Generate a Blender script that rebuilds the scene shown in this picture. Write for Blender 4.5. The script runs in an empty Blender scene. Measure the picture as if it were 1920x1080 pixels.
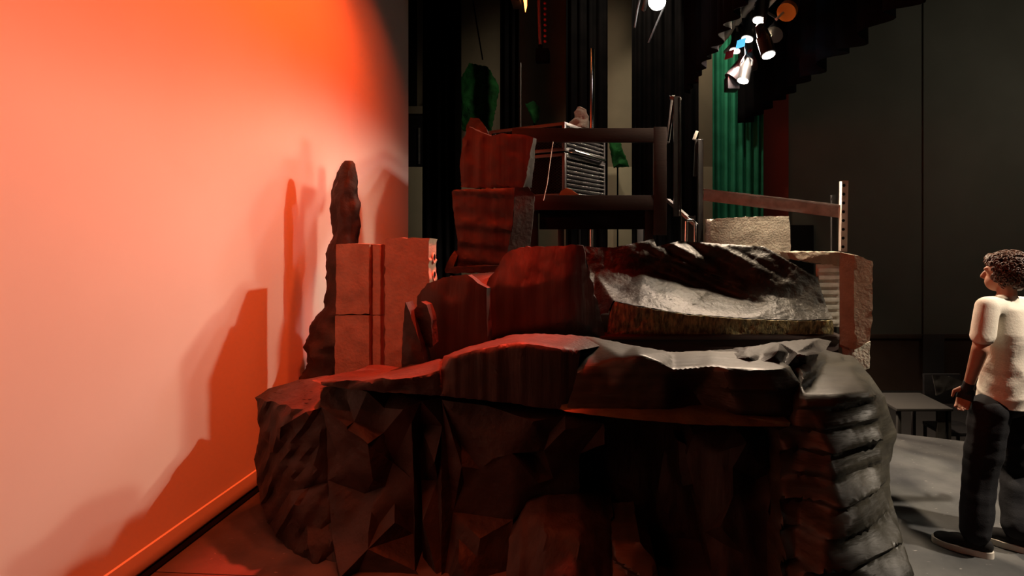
import bpy, bmesh, math, random
from mathutils import Vector, Matrix, noise
from mathutils.geometry import delaunay_2d_cdt

# ------------------------------------------------------------------ camera
scn = bpy.context.scene
COL = scn.collection
F = 1000.0; VX = 1110.0; VY = 440.0; CAMZ = 1.85      # focal length and vanishing point of the stage axis (1920x1080)
cam_d = bpy.data.cameras.new('camera'); cam = bpy.data.objects.new('camera', cam_d); COL.objects.link(cam)
cam.location = (0, 0, CAMZ); cam.rotation_euler = (math.pi/2, 0, 0)
cam_d.sensor_width = 36; cam_d.lens = 36*F/1920
cam_d.shift_x = -(VX-960)/1920; cam_d.shift_y = -(540-VY)/1920
cam_d.clip_start = 0.05; cam_d.clip_end = 100
scn.camera = cam
# ------------------------------------------------------------------ exposure, world
scn.view_settings.view_transform = 'Standard'; scn.view_settings.look = 'None'
scn.view_settings.gamma = 1; scn.view_settings.use_curve_mapping = False
scn.view_settings.exposure = 0.0
w = bpy.data.worlds.new('world'); scn.world = w; w.use_nodes = True
w.node_tree.nodes['Background'].inputs[0].default_value = (0.30, 0.24, 0.20, 1)
w.node_tree.nodes['Background'].inputs[1].default_value = 0.0015

CYX = -2.45                                            # plane of the cyclorama
def spot(name, loc, target, power, color, angle=60, blend=0.5, radius=0.06):
    l = bpy.data.lights.new(name, 'SPOT'); l.energy = power; l.color = color
    l.spot_size = math.radians(angle); l.spot_blend = blend; l.shadow_soft_size = radius
    o = bpy.data.objects.new(name, l); COL.objects.link(o); o.location = loc
    o.rotation_euler = (Vector(target)-Vector(loc)).to_track_quat('-Z', 'Y').to_euler()
    return o
RED = (1.0, 0.075, 0.010); DEEP = (1.0, 0.018, 0.008); AMB = (1.0, 0.11, 0.03); WARM = (1.0, 0.77, 0.53)
# row of red and amber cyclorama lamps hung above the frame, in front of the cloth
for i, (y, p, c) in enumerate(((0.8, 400, AMB), (2.2, 290, AMB), (3.4, 380, RED), (4.5, 460, RED), (5.5, 110, RED))):
    spot('cyclorama_lamp', (-1.0, y, 5.2), (CYX, y, 2.2), p, c, 90, 0.9, 0.10)
# red lamps on the set, above the frame
spot('set_lamp', (-0.7, 2.6, 5.6), (-0.95, 4.4, 1.7), 560, DEEP, 38, 0.5, 0.08)
spot('set_lamp', (-0.55, 4.4, 5.6), (-0.95, 3.5, 1.1), 5200, (1, .045, .02), 26, 0.6, 0.08)
# front-of-house lamp on the actor, then added unseen fills for post, hall and wings
spot('house_lamp', (5.6, 1.8, 5.2), (2.72, 3.25, 0.85), 2300, (1.0, 0.84, 0.66), 24, 0.6, 0.10)
spot('post_fill', (6.0, 1.4, 5.5), (2.06, 3.95, 1.38), 1100, (1.0, 0.84, 0.62), 10, 0.6, 0.10)  # added spot that whitens the foam post
def point(name, loc, power, color, r=.15):
    l = bpy.data.lights.new(name, 'POINT'); l.energy = power; l.color = color; l.shadow_soft_size = r
    o = bpy.data.objects.new(name, l); COL.objects.link(o); o.location = loc
point('hall_fill', (8.0, 6.2, 4.2), 60, (1, .86, .70), .3)  # added fill that brightens the dark hall wall
spot('wing_fill', (2.2, 7.9, 5.9), (2.5, 11.5, 3.2), 90, (1, .86, .64), 80, .6, .15)  # added unseen fill on the green curtain
spot('wing_fill', (1.7, 10.2, 6.8), (2.5, 12.2, 3.4), 110, (1, .84, .60), 110, .6, .15)  # added unseen fill for the wall strip beside the curtain
spot('wing_fill', (0.6, 7.8, 6.3), (0.6, 11.8, 2.8), 150, (1, .82, .58), 120, .6, .15)  # added unseen fill across the far wall

# ------------------------------------------------------------------ helpers
def at(px, py, Y): return Vector(((px-VX)/F*Y, Y, CAMZ-(py-VY)/F*Y))
def tag(o, label=None, cat=None, group=None, kind=None):
    if label: o['label'] = label
    if cat: o['category'] = cat
    if group: o['group'] = group
    if kind: o['kind'] = kind
    return o
def empty(name, loc, label=None, cat=None, group=None):
    o = bpy.data.objects.new(name, None); COL.objects.link(o); o.location = loc; o.empty_display_size = 0.1
    return tag(o, label, cat, group)
def link(name, me, mat, parent=None):
    o = bpy.data.objects.new(name, me); COL.objects.link(o)
    if mat and not me.materials: me.materials.append(mat)
    if parent:
        o.parent = parent
        m = Matrix.Identity(4); p = parent
        while p: m = p.matrix_parent_inverse @ p.matrix_basis @ m; p = p.parent
        o.matrix_parent_inverse = m.inverted()
    return o
def finish(bm, name, mat, parent=None, sharp=35, smooth=True):
    bmesh.ops.recalc_face_normals(bm, faces=bm.faces)
    me = bpy.data.meshes.new(name); bm.to_mesh(me); bm.free()
    if smooth:
        for p in me.polygons: p.use_smooth = True
        me.set_sharp_from_angle(angle=math.radians(sharp))
    return link(name, me, mat, parent)
def add_box(bm, x0, x1, y0, y1, z0, z1, bev=0.0, M=None):
    r = bmesh.ops.create_cube(bm, size=1.0)
    vs = r['verts']
    for v in vs:
        v.co = Vector(((x0+x1)/2+v.co.x*(x1-x0), (y0+y1)/2+v.co.y*(y1-y0), (z0+z1)/2+v.co.z*(z1-z0)))
        if M: v.co = M @ v.co
    if bev:
        es = list({e for v in vs for e in v.link_edges})
        bmesh.ops.bevel(bm, geom=es, offset=bev, segments=2, affect='EDGES', profile=0.6)
def box(name, mat, parent, x0, x1, y0, y1, z0, z1, bev=0.004, M=None):
    bm = bmesh.new(); add_box(bm, min(x0,x1), max(x0,x1), min(y0,y1), max(y0,y1), min(z0,z1), max(z0,z1), bev, M)
    return finish(bm, name, mat, parent)
def add_tube(bm, pts, r, n=8, cap=True):
    pts = [Vector(p) for p in pts]; rings = []
    rr = r if isinstance(r, (list, tuple)) else [r]*len(pts)
    prev = None
    for i, p in enumerate(pts):
        d = (pts[min(i+1, len(pts)-1)]-pts[max(i-1, 0)]).normalized()
        if prev is None:
            a = Vector((0,0,1)) if abs(d.z) < .9 else Vector((1,0,0))
            u = d.cross(a).normalized()
        else:
            u = (prev - d*prev.dot(d)).normalized()
        prev = u; v = d.cross(u)
        rings.append([bm.verts.new(p+(u*math.cos(t)+v*math.sin(t))*rr[i]) for t in [2*math.pi*k/n for k in range(n)]])
    for a, b in zip(rings, rings[1:]):
        for k in range(n): bm.faces.new((a[k], a[(k+1)%n], b[(k+1)%n], b[k]))
    if cap:
        bm.faces.new(rings[0][::-1]); bm.faces.new(rings[-1])
def tube(name, mat, parent, pts, r, n=8):
    bm = bmesh.new(); add_tube(bm, pts, r, n); return finish(bm, name, mat, parent, 50)
def bar(name, mat, parent, a, b, wx, wy, bev=0.003, roll=0.0):
    """rectangular bar from a to b, wx by wy in section"""
    a = Vector(a); b = Vector(b); d = b-a
    M = Matrix.Translation((a+b)/2) @ d.to_track_quat('Z', 'Y').to_matrix().to_4x4() @ Matrix.Rotation(roll, 4, 'Z')
    L = d.length
    return box(name, mat, parent, -wx/2, wx/2, -wy/2, wy/2, -L/2, L/2, bev, M)
def fbm(p, f, seed=0.0, oct=3):
    s = 0; a = 1.0
    for i in range(oct):
        s += a*noise.noise(Vector((p[0]*f+seed*7.31, p[1]*f+seed*3.17, p[2]*f-seed*5.77))); a *= .5; f *= 2.03
    return s
def slab(name, poly, Y, depth, mat, parent=None, ctrl=(), rnd=None, disp=None, res=0.03, jag=0.006,
         back=(0, 0, 0.96, 0.96), rows=6, rough=0.012, sharp=32, seed=1, soft=1, flare=0.0, creases=()):
    """carved foam rock: a low-poly relief (px, py, extra depth) refined, roughened and given its body behind"""
    rg = random.Random(seed)
    P = [tuple(p)+(0.0,)*(3-len(p)) for p in poly]
    n = len(P)
    C = [tuple(p)+(0.0,)*(3-len(p)) for p in ctrl]
    CE = []
    for cl in creases:
        k0 = len(C)
        C += [tuple(p)+(0.0,)*(3-len(p)) for p in cl]
        CE += [(n+k0+i, n+k0+i+1) for i in range(len(cl)-1)]
    if rnd:
        us = [p[0] for p in P]; vs = [p[1] for p in P]
        def inside(u, v):
            c = False
            for i in range(n):
                a, b = P[i], P[i-1]
                if (a[1] > v) != (b[1] > v) and u < (b[0]-a[0])*(v-a[1])/(b[1]-a[1])+a[0]: c = not c
            return c
        k = 0; tries = 0
        while k < rnd[0] and tries < 2000:
            tries += 1
            u, v = rg.uniform(min(us), max(us)), rg.uniform(min(vs), max(vs))
            if inside(u, v) and all((u-p[0])**2+(v-p[1])**2 > (rnd[2] if len(rnd) > 2 else 25)**2 for p in P+C):
                C.append((u, v, rg.uniform(-rnd[1], rnd[1]*.5))); k += 1
    if flare:
        fl_ = lambda p: (p[0], p[1], p[2]-(flare*(max(0, p[1]-880)/240)**1.2))
        P = [fl_(p) for p in P]; C = [fl_(p) for p in C]
    A = P+C
    vs, es, fs, ov, _, _ = delaunay_2d_cdt([Vector((p[0], p[1])) for p in A], [(i, (i+1) % n) for i in range(n)]+CE, [list(range(n))], 1, 1e-4)
    bm = bmesh.new(); bvs = []
    for v2, o in zip(vs, ov):
        dy = sum(A[i][2] for i in o)/len(o) if o else 0
        bvs.append(bm.verts.new(at(v2.x, v2.y, Y+dy)))
    for f in fs:
        try: bm.faces.new([bvs[i] for i in f])
        except ValueError: pass
    for _ in range(7):
        ed = [e for e in bm.edges if e.calc_length() > res*1.6]
        if not ed: break
        bmesh.ops.subdivide_edges(bm, edges=ed, cuts=1)
        bmesh.ops.triangulate(bm, faces=[f for f in bm.faces if len(f.verts) > 3])
    bm.verts.ensure_lookup_table()
    bnd = {v for e in bm.edges if len(e.link_faces) == 1 for v in e.verts}
    inner = [v for v in bm.verts if v not in bnd]
    for _ in range(soft): bmesh.ops.smooth_vert(bm, verts=inner, factor=.5, use_axis_x=True, use_axis_y=True, use_axis_z=True)
    for v in bm.verts:
        p = v.co.copy()
        d = rough*fbm(p, 9, seed)+rough*.35*fbm(p, 45, seed+3)
        if disp: d += disp(p)
        v.co.y += d*(0.5 if v in bnd else 1)
        if v in bnd:
            v.co.x += jag*fbm(p, 28, seed+9); v.co.z += jag*fbm(p, 28, seed+17)
    # body behind
    bed = [e for e in bm.edges if len(e.link_faces) == 1]
    cen = sum((v.co for v in bnd), Vector())/len(bnd)
    yb = Y+depth
    prev = {v: v for v in bnd}
    orig = {v: v.co.copy() for v in bnd}
    for r in range(1, rows+1):
        t = r/rows; cur = {}
        for v in bnd:
            o = orig[v]
            b = Vector((cen.x+(o.x-cen.x)*back[2]+back[0], yb, cen.z+(o.z-cen.z)*back[3]+back[1]))
            q = o.lerp(b, t)
            q += Vector((fbm(q, 6, seed+21), 0, fbm(q, 6, seed+31)))*rough*1.3*(1 if r < rows else .3)
            cur[v] = bm.verts.new(q)
        for e in bed:
            a, b = e.verts
            try: bm.faces.new((prev[a], prev[b], cur[b], cur[a]))
            except ValueError: pass
        prev = cur
    be = [e for e in bm.edges if len(e.link_faces) == 1]
    bmesh.ops.holes_fill(bm, edges=be, sides=0)
    return finish(bm, name, mat, parent, sharp)
def hridge(amp, f, seed=0.0, tilt=0.0):
    def fn(p):
        s = (p.z+p.x*tilt)*f+seed+.35*noise.noise(Vector((p.x*1.1, p.z*.9, seed)))
        b = math.floor(s); t = s-b; k = noise.noise(Vector((b*1.7+.3, seed, p.x*.5)))
        saw = t/.3 if t < .3 else (1-t)/.7
        saw = saw*saw*(3-2*saw)*.6+saw*.4
        return -amp*(.7+.7*k)*saw
    return fn
def vridge(amp, f, seed=0.0, tilt=0.0):
    def fn(p): 
        s = (p.x+p.z*tilt)*f
        return amp*(abs(noise.noise(Vector((s, p.z*f*.05, seed))))*2-.6)+amp*.4*noise.noise(Vector((s*3.1, p.z*.3, seed+5)))
    return fn

# ------------------------------------------------------------------ materials
def mat(name, base, rough=0.6, spec=0.3, metal=0.0, var=None, scale=8.0, bump=0.0, bscale=40.0, stretch=(1,1,1), detail=5, emit=None, estr=0.0, sheen=0.0, noise_lo=.35, noise_hi=.65):
    m = bpy.data.materials.new(name); m.use_nodes = True
    nt = m.node_tree; b = nt.nodes['Principled BSDF']
    b.inputs['Base Color'].default_value = (*base, 1); b.inputs['Roughness'].default_value = rough
    b.inputs['Metallic'].default_value = metal; b.inputs['Specular IOR Level'].default_value = spec
    tc = nt.nodes.new('ShaderNodeTexCoord'); mp = nt.nodes.new('ShaderNodeMapping')
    nt.links.new(tc.outputs['Object'], mp.inputs['Vector']); mp.inputs['Scale'].default_value = stretch
    if var:
        nz = nt.nodes.new('ShaderNodeTexNoise'); nz.inputs['Scale'].default_value = scale; nz.inputs['Detail'].default_value = detail
        cr = nt.nodes.new('ShaderNodeValToRGB')
        cr.color_ramp.elements[0].color = (*base, 1); cr.color_ramp.elements[1].color = (*var, 1)
        cr.color_ramp.elements[0].position = noise_lo; cr.color_ramp.elements[1].position = noise_hi
        nt.links.new(mp.outputs[0], nz.inputs['Vector']); nt.links.new(nz.outputs['Fac'], cr.inputs[0])
        nt.links.new(cr.outputs[0], b.inputs['Base Color'])
    if bump:
        n2 = nt.nodes.new('ShaderNodeTexNoise'); n2.inputs['Scale'].default_value = bscale; n2.inputs['Detail'].default_value = 6
        bp = nt.nodes.new('ShaderNodeBump'); bp.inputs['Strength'].default_value = bump; bp.inputs['Distance'].default_value = 0.02
        nt.links.new(mp.outputs[0], n2.inputs['Vector']); nt.links.new(n2.outputs['Fac'], bp.inputs['Height'])
        nt.links.new(bp.outputs[0], b.inputs['Normal'])
    if emit:
        b.inputs['Emission Color'].default_value = (*emit, 1); b.inputs['Emission Strength'].default_value = estr
    return m
M_cyc = mat('cyclorama_cloth', (.80, .78, .75), .9, .1, var=(.77,.75,.72), scale=1.5)
M_rock = mat('painted_foam_rock', (.018, .0155, .014), .55, .28, var=(.036, .032, .028), scale=5, bump=.35, bscale=28)
M_rockv = mat('grooved_foam_rock', (.024, .020, .018), .55, .28, var=(.042, .037, .033), scale=5, bump=.25, bscale=14, stretch=(3, 3, .12))
M_rockh = mat('ribbed_foam_rock', (.024, .022, .017), .45, .40, var=(.050, .045, .033), scale=5, bump=.25, bscale=14, stretch=(.25, 1, 3))
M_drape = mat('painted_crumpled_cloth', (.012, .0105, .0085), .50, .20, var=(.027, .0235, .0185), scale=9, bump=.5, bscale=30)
M_lip = mat('fuzzy_gold_edge', (.05, .044, .022), .6, .4, var=(.26, .21, .09), scale=22, bump=.9, bscale=60, stretch=(2,1,.6))
M_foam = mat('tan_foam_block', (.30, .25, .19), .85, .2, var=(.21, .17, .13), scale=9, bump=.35, bscale=45, noise_lo=.4, noise_hi=.75)
M_foamg = mat('grey_foam_block', (.40, .37, .31), .85, .2, var=(.30, .27, .22), scale=11, bump=.4, bscale=50, noise_lo=.4, noise_hi=.75)
M_strip = mat('red_brown_strip', (.17, .07, .045), .7, .2, var=(.12, .05, .03), scale=10)
M_brown = mat('dark_brown_timber', (.026, .014, .012), .55, .3, var=(.018, .010, .009), scale=4, stretch=(.4, 1, 4), bump=.1)
M_black = mat('black_cloth', (.0035, .0035, .004), .95, .03, var=(.006, .0055, .006), scale=3)
M_green = mat('green_velvet', (.030, .25, .145), .85, .15, var=(.020, .18, .10), scale=4)
M_floor = mat('black_stage_paint', (.048, .049, .050), .65, .18, var=(.085, .085, .083), scale=3.5, bump=.08, bscale=50)
nt = M_floor.node_tree; pb_ = nt.nodes['Principled BSDF']; src = pb_.inputs['Base Color'].links[0].from_socket
tc_ = nt.nodes.new('ShaderNodeTexCoord'); mp_ = nt.nodes.new('ShaderNodeMapping'); mp_.inputs['Scale'].default_value = (1, 2.6, 1); mp_.inputs['Rotation'].default_value = (0, 0, .5)
ns_ = nt.nodes.new('ShaderNodeTexNoise'); ns_.inputs['Scale'].default_value = 16; ns_.inputs['Detail'].default_value = 3
rp_ = nt.nodes.new('ShaderNodeValToRGB'); rp_.color_ramp.elements[0].position = .68; rp_.color_ramp.elements[1].position = .74
mx_ = nt.nodes.new('ShaderNodeMixRGB'); mx_.inputs[2].default_value = (.20, .195, .185, 1)
nt.links.new(tc_.outputs['Object'], mp_.inputs[0]); nt.links.new(mp_.outputs[0], ns_.inputs['Vector']); nt.links.new(ns_.outputs['Fac'], rp_.inputs[0])
nt.links.new(rp_.outputs[0], mx_.inputs[0]); nt.links.new(src, mx_.inputs[1]); nt.links.new(mx_.outputs[0], pb_.inputs['Base Color'])
M_wall = mat('tan_block_wall', (.30, .25, .18), .9, .15, var=(.26, .22, .16), scale=2)
M_cream = mat('cream_wall_paint', (.62, .55, .40), .85, .2, var=(.56, .50, .36), scale=2)
M_hall = mat('brown_grey_hall_wall', (.150, .155, .125), .9, .1, var=(.13, .135, .108), scale=1.2)
M_wains = mat('dark_wainscot', (.07, .045, .03), .8, .2, var=(.055, .035, .022), scale=2)
M_redp = mat('dark_red_panel', (.22, .035, .022), .8, .2)
M_ceil = mat('black_ceiling', (.012, .011, .010), .95, .05)
M_steel = mat('dull_steel', (.22, .215, .21), .42, .4, metal=.25, var=(.15, .145, .14), scale=14, bump=.08)
M_bead = mat('glossy_black_beads', (.10, .10, .10), .18, .6, metal=.7)
M_chrome = mat('chrome', (.75, .74, .72), .15, .5, metal=1.0)
M_bmetal = mat('black_metal', (.014, .014, .015), .35, .5, var=(.022,.02,.02), scale=12)
M_mesh = mat('black_wire', (.03, .028, .028), .3, .6, metal=.3)
M_pipe = mat('pale_pipe', (.62, .60, .55), .45, .4)
M_dark = mat('near_black_hole', (.006, .006, .006), .9, .1)
M_leaf = mat('green_foam', (.02, .15, .035), .8, .2, var=(.010, .06, .018), scale=5, bump=.3)
M_orange = mat('orange_plastic', (.85, .33, .14), .6, .3)
M_white = mat('white_paper', (.55, .53, .50), .85, .1)
M_table = mat('grey_tabletop', (.055, .052, .048), .7, .2)
M_plast = mat('off_white_plaster', (.62, .58, .52), .85, .2, var=(.45,.42,.37), scale=10, bump=.5, bscale=20)
M_gel_r = mat('red_gel', (.5, .02, .02), .4, .4); M_gel_o = mat('amber_gel', (.75, .28, .03), .4, .4); M_gel_b = mat('blue_gel', (.05, .35, .8), .4, .4)
M_lens = mat('lit_lens', (1, .95, .85), .4, .3, emit=(1, .90, .78), estr=7)
M_lens_p = mat('lit_pink_lens', (1, .9, .85), .4, .3, emit=(1, .72, .66), estr=5)
M_lens_b = mat('lit_blue_gel', (.1, .5, .9), .4, .3, emit=(.10, .50, 1), estr=1.3)
M_lens_o = mat('lit_orange_lens', (1, .4, .1), .4, .3, emit=(1, .24, .05), estr=8)
M_work = mat('lit_work_lamp', (1, 1, 1), .4, .3, emit=(1, .97, .92), estr=9)
M_skin = mat('skin', (.42, .22, .14), .55, .35, var=(.36, .17, .11), scale=12)
M_hair = mat('brown_hair', (.055, .022, .012), .5, .4, var=(.09, .038, .02), scale=30)
M_shirt = mat('cream_cotton', (.72, .66, .57), .9, .1, var=(.66, .60, .51), scale=6, bump=.1, bscale=120)
M_trou = mat('black_denim', (.012, .012, .014), .85, .15, bump=.1, bscale=150)
M_shoe = mat('black_canvas', (.012, .011, .011), .8, .2); M_sole = mat('white_rubber', (.62, .57, .5), .7, .3)
M_glove = mat('black_glove', (.015, .014, .015), .7, .3)

# ------------------------------------------------------------------ setting
SX = 2.75
def struct(o): return tag(o, kind='structure')
fl = empty('floor', (0, 0, 0)); struct(fl)
def floor_piece(pts, z0=-.06, z1=0.0):
    bm = bmesh.new()
    a = [bm.verts.new((x, y, z1)) for x, y in pts]; bm.faces.new(a)
    r = bmesh.ops.extrude_face_region(bm, geom=list(bm.faces))
    for g in r['geom']:
        if isinstance(g, bmesh.types.BMVert): g.co.z = z0
    return finish(bm, 'floor_panel', M_floor, fl, smooth=False)
floor_piece([(-4, -3), (7, -3), (6.2, 2.40), (-4, 3.02)])
floor_piece([(-4, 3.026), (6.2, 2.406), (5.6, 3.3), (4.4, 4.35), (3.4, 4.75), (2.83, 4.97), (2.7, 5.3), (SX, 12.5), (-4, 12.5)])
struct(box('floor_hall', mat('hall_floor', (.03, .028, .026), .8, .2), None, -4, 12, -3, 12.5, -1.0, -.9, 0))
struct(box('wall_far', M_wall, None, -4.2, 2.9, 12.2, 12.4, 3.40, 9, 0))
struct(box('wall_far_lower', M_cream, None, -4.2, 2.9, 12.18, 12.4, -.9, 3.40, 0))
struct(box('wall_behind_cyclorama', M_ceil, None, -4.2, -4.0, -3, 12.4, -.9, 9, 0))
struct(box('wall_hall', M_hall, None, 3.50, 5.95, 9.6, 9.8, .05, 9, 0))
struct(box('wall_hall_right', M_hall, None, 5.95, 12, 9.57, 9.8, .05, 9, 0))
struct(box('wall_hall_lower', M_wains, None, 3.50, 12, 9.42, 9.8, -.95, .05, 0))
struct(box('trim_1', M_wains, None, 3.50, 12, 9.38, 9.45, .02, .09, .01))
struct(box('door_1', M_ceil, None, at(1483,0,9.5).x, at(1526,0,9.5).x, 9.5, 9.6, -.9, at(0,422,9.5).z, .01))
struct(box('wall_proscenium', M_redp, None, 2.9, 3.52, 9.55, 9.75, -.9, 9, 0))
struct(box('wall_right', M_hall, None, 12, 12.2, -3, 9.8, -1, 9, 0))
struct(box('wall_back', M_ceil, None, -4.2, 12.2, -3.2, -3, -1, 9, 0))
struct(box('ceiling', M_ceil, None, -4.2, 12.2, -3.2, 12.4, 9, 9.2, 0))
# cyclorama
cy = empty('cyclorama', (CYX, 3, 0), 'tall pale backdrop cloth washed in orange and red light', 'backdrop')
bm = bmesh.new()
ny, nz = 70, 30; g = []
for i in range(ny+1):
    y = -1.2+i/ny*8.3; row = []
    for j in range(nz+1):
        z = .03+j/nz*6.4
        row.append(bm.verts.new((CYX+.010*noise.noise(Vector((y*.9, z*.3, 2))), y, z)))
    g.append(row)
for i in range(ny):
    for j in range(nz): bm.faces.new((g[i][j], g[i+1][j], g[i+1][j+1], g[i][j+1]))
finish(bm, 'cloth', M_cyc, cy, 180)
bm = bmesh.new()
prof = [(.0, .026), (.010, .025), (.014, .035), (.014, .09), (.013, .140), (.004, .146)]
rows = []
for i in range(ny+1):
    y = -1.2+i/ny*8.3
    rows.append([bm.verts.new((CYX+px_*(1+.25*noise.noise(Vector((y*1.4, 0, 9))))+.006, y, pz)) for px_, pz in prof])
for a, b in zip(rows, rows[1:]):
    for k in range(len(prof)-1): bm.faces.new((a[k], b[k], b[k+1], a[k+1]))
finish(bm, 'bottom_hem', M_cyc, cy, 50)
struct(box('hem_shade_strip', M_black, None, CYX-.04, CYX+.055, -1.2, 7.1, .0005, .012, .002))  # black strip stands in for the shade under the hem

# drapes
def drape(name, p0, p1, z0, z1, fold, amp, mat_, label, cat='curtain', group=None, seed=0, flare=0.0, hemj=0.0, nz=14, thick=.008):
    p0 = Vector((*p0, 0)); p1 = Vector((*p1, 0)); d = p1-p0; L = d.length; d.normalize(); nrm = Vector((-d.y, d.x, 0))
    n = max(12, int(L/fold*10)); bm = bmesh.new(); g = []
    for i in range(n+1):
        s = i/n*L; row = []
        k = s/fold
        for j in range(nz+1):
            t = j/nz
            a = amp*(1+flare*(1-t))*(math.sin(2*math.pi*k+1.4*noise.noise(Vector((k*.7, seed, t*.6))))+.5*noise.noise(Vector((k*1.6, seed+4, t*.8))))
            z = z0+(z1-z0)*t
            if j == 0 and hemj: z += hemj*noise.noise(Vector((k*.9, seed+8, 0)))
            row.append(bm.verts.new(p0+d*s+nrm*a+Vector((0, 0, z))))
        g.append(row)
    for i in range(n):
        for j in range(nz): bm.faces.new((g[i][j], g[i+1][j], g[i+1][j+1], g[i][j+1]))
    o = finish(bm, name, mat_, None, 180)
    sm = o.modifiers.new('thickness', 'SOLIDIFY'); sm.thickness = thick
    return tag(o, label, cat, group)
drape('leg_curtain', (-2.88, 9.05), (-2.22, 9.0), .03, 7.5, .16, .05, M_black, 'black leg curtain nearest the orange backdrop', seed=1)
drape('leg_curtain', (-1.74, 10.1), (-1.34, 10.0), .03, 7.5, .15, .05, M_black, 'narrow black leg curtain behind the red mesh boxes', seed=2)
drape('leg_curtain', (-.47, 9.6), (.28, 9.5), .03, 7.5, .17, .05, M_black, 'black leg curtain behind the upright metal pole', seed=3)
drape('leg_curtain', (.68, 9.1), (1.78, 8.9), .03, 7.5, .17, .05, M_black, 'wide black leg curtain left of the green curtain', seed=4)
drape('border_curtain', (1.30, 4.1), (1.34, 7.6), 3.86, 6.5, .30, .05, M_black, 'black border curtain hanging beside the bright work light', seed=5, hemj=.05)
drape('valance', (2.62, 4.0), (2.62, 9.2), 3.76, 6.5, .46, .11, M_black, 'large black valance with a stepped lower edge at upper right', seed=6, hemj=.06)
drape('main_curtain', (2.13, 9.42), (2.98, 9.30), .03, 7.0, .13, .055, M_green, 'gathered green velvet main curtain beside the red panel', seed=7)

# ------------------------------------------------------------------ lower mound
md = empty('rock_mound', (0, 3.3, 0), 'large dark carved rock mound filling the stage front, built of faceted panels', 'stage rock')
slab('boulder', [(560,712,.35),(612,704,.35),(640,712,.2),(628,760),(622,830),(624,900),(630,1000),(634,1120,.02),(600,1085,.05),(545,1035,.1),(505,985,.15),(488,930,.2),(478,860,.25),(488,810,.22),(481,745,.25),(505,728,.3)],
     3.22, .6, M_rock, md, soft=0, ctrl=[(515,752,.12),(600,742,.06),(520,850,.08),(560,800,.0),(545,920,.03),(590,870,-.05),(575,985,-.02),(605,800,-.04)], rnd=(4,.05,30), disp=hridge(.035, 5, 3, -1.6), back=(0,-.08,.8,.9), seed=11, flare=.30, rough=.018)
slab('rock_panel', [(600,728,.05),(640,722,.1),(735,736,.12),(832,745,.1),(830,800,.05),(830,1120),(640,1120),(622,1000),(615,900),(612,800),(602,762,-.02)],
     3.16, .7, M_rock, md, ctrl=[(600,775,-.03),(650,800,-.10),(690,832,-.13),(737,866,.02),(665,790,-.05),(700,900,-.08),(770,795,.0),(785,865,.10),(775,1000,.10),(740,980,-.02),(650,1000,-.02),(720,765,.0),(655,880,-.06),(820,900,.05),(690,1000,-.06)], rnd=(16,.07,24), soft=0, creases=[[(604,778,-.03),(650,806,-.09),(690,834,-.12),(736,868,.0)], [(772,792,.0),(776,900,-.02),(778,1070,-.02)], [(788,795,.12),(790,900,.14),(792,1070,.14)]], seed=12, flare=.30, rough=.010, jag=.004)
slab('rock_cap', [(583,712,.0),(620,706,.12),(700,705,.15),(716,699,.22),(770,684,.32),(824,673,.36),(830,690,.1),(830,742,.0),(780,739),(720,736),(650,729),(602,722)],
     3.06, .82, M_rock, md, creases=[[(600,716,.0),(640,712,.0),(680,713,.0),(716,708,-.02),(740,711,-.04),(765,708,-.04),(800,702,-.02),(824,692,.0)]], ctrl=[(690,724,-.02),(760,725,.03),(650,720,.02)], back=(0,-.12,.97,.8), soft=2, seed=13, flare=.30, rough=.008, res=.02)
slab('rock_panel', [(828,750,.02),(1000,765,.05),(1060,778),(1132,795,-.04),(1134,832,-.02),(1086,852,.05),(1086,930,.08),(1010,932,.05),(962,975,.05),(945,1120,.05),(828,1120,.05)],
     3.12, .6, M_rock, md, ctrl=[(1000,790,-.06),(1060,805,-.08),(925,860,-.07),(1010,906,-.02),(1000,850,.03),(880,800,-.02),(870,905,.0),(900,1010,-.03),(850,960,.02)], rnd=(10,.06,28), soft=0, creases=[[(900,880,-.03),(960,850,-.08),(1020,845,-.03)]], seed=14, flare=.30, rough=.009)
slab('rock_cap', [(826,742,.0),(828,690,.05),(832,668,.3),(870,652,.35),(960,628,.45),(1010,625,.45),(1100,630,.45),(1160,642,.40),(1087,656,.02),(1083,700,.02),(1060,770,.02),(940,754,.0)],
     3.06, .86, M_rockv, md, creases=[[(846,668,.0),(880,657,.0),(930,648,.0),(975,641,.0),(1010,645,.0),(1050,651,.0),(1080,656,.01)]], ctrl=[(960,700,-.02),(846,720,.0),(1050,720,.0)], disp=vridge(.012, 9, 2.1), back=(0,-.10,.97,.85), soft=3, seed=15, flare=.30, rough=.006, res=.022)
slab('rock_cap', [(1062,768,.0),(1083,700,.05),(1088,662,.2),(1100,631,.46),(1190,648,.46),(1260,660,.44),(1330,657,.46),(1400,661,.44),(1450,667,.36),(1482,688,.10),(1502,722,.06),(1500,772,.0),(1482,794,-.02),(1380,782,-.02),(1270,772,.0)],
     3.00, .92, M_rockh, md, creases=[[(1092,692,.06),(1120,682,.07),(1165,668,.04),(1200,664,.0),(1240,680,-.02),(1264,693,-.02),(1300,690,.0),(1340,686,.0),(1362,690,-.04),(1440,692,-.04),(1474,690,.0)], [(1246,700,.0),(1252,764,.0)], [(1356,698,-.03),(1384,776,-.05)], [(1444,698,-.04),(1470,780,-.04)]], ctrl=[(1150,730,.02),(1300,735,.13),(1320,765,.10),(1490,740,.05)],
     disp=lambda p: (hridge(.035, 8, 1.3)(p) if p.x > .74 and p.z < 1.10 else 0), back=(0,-.12,.97,.85), soft=3, seed=16, flare=.30, rough=.008, res=.02)
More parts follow.
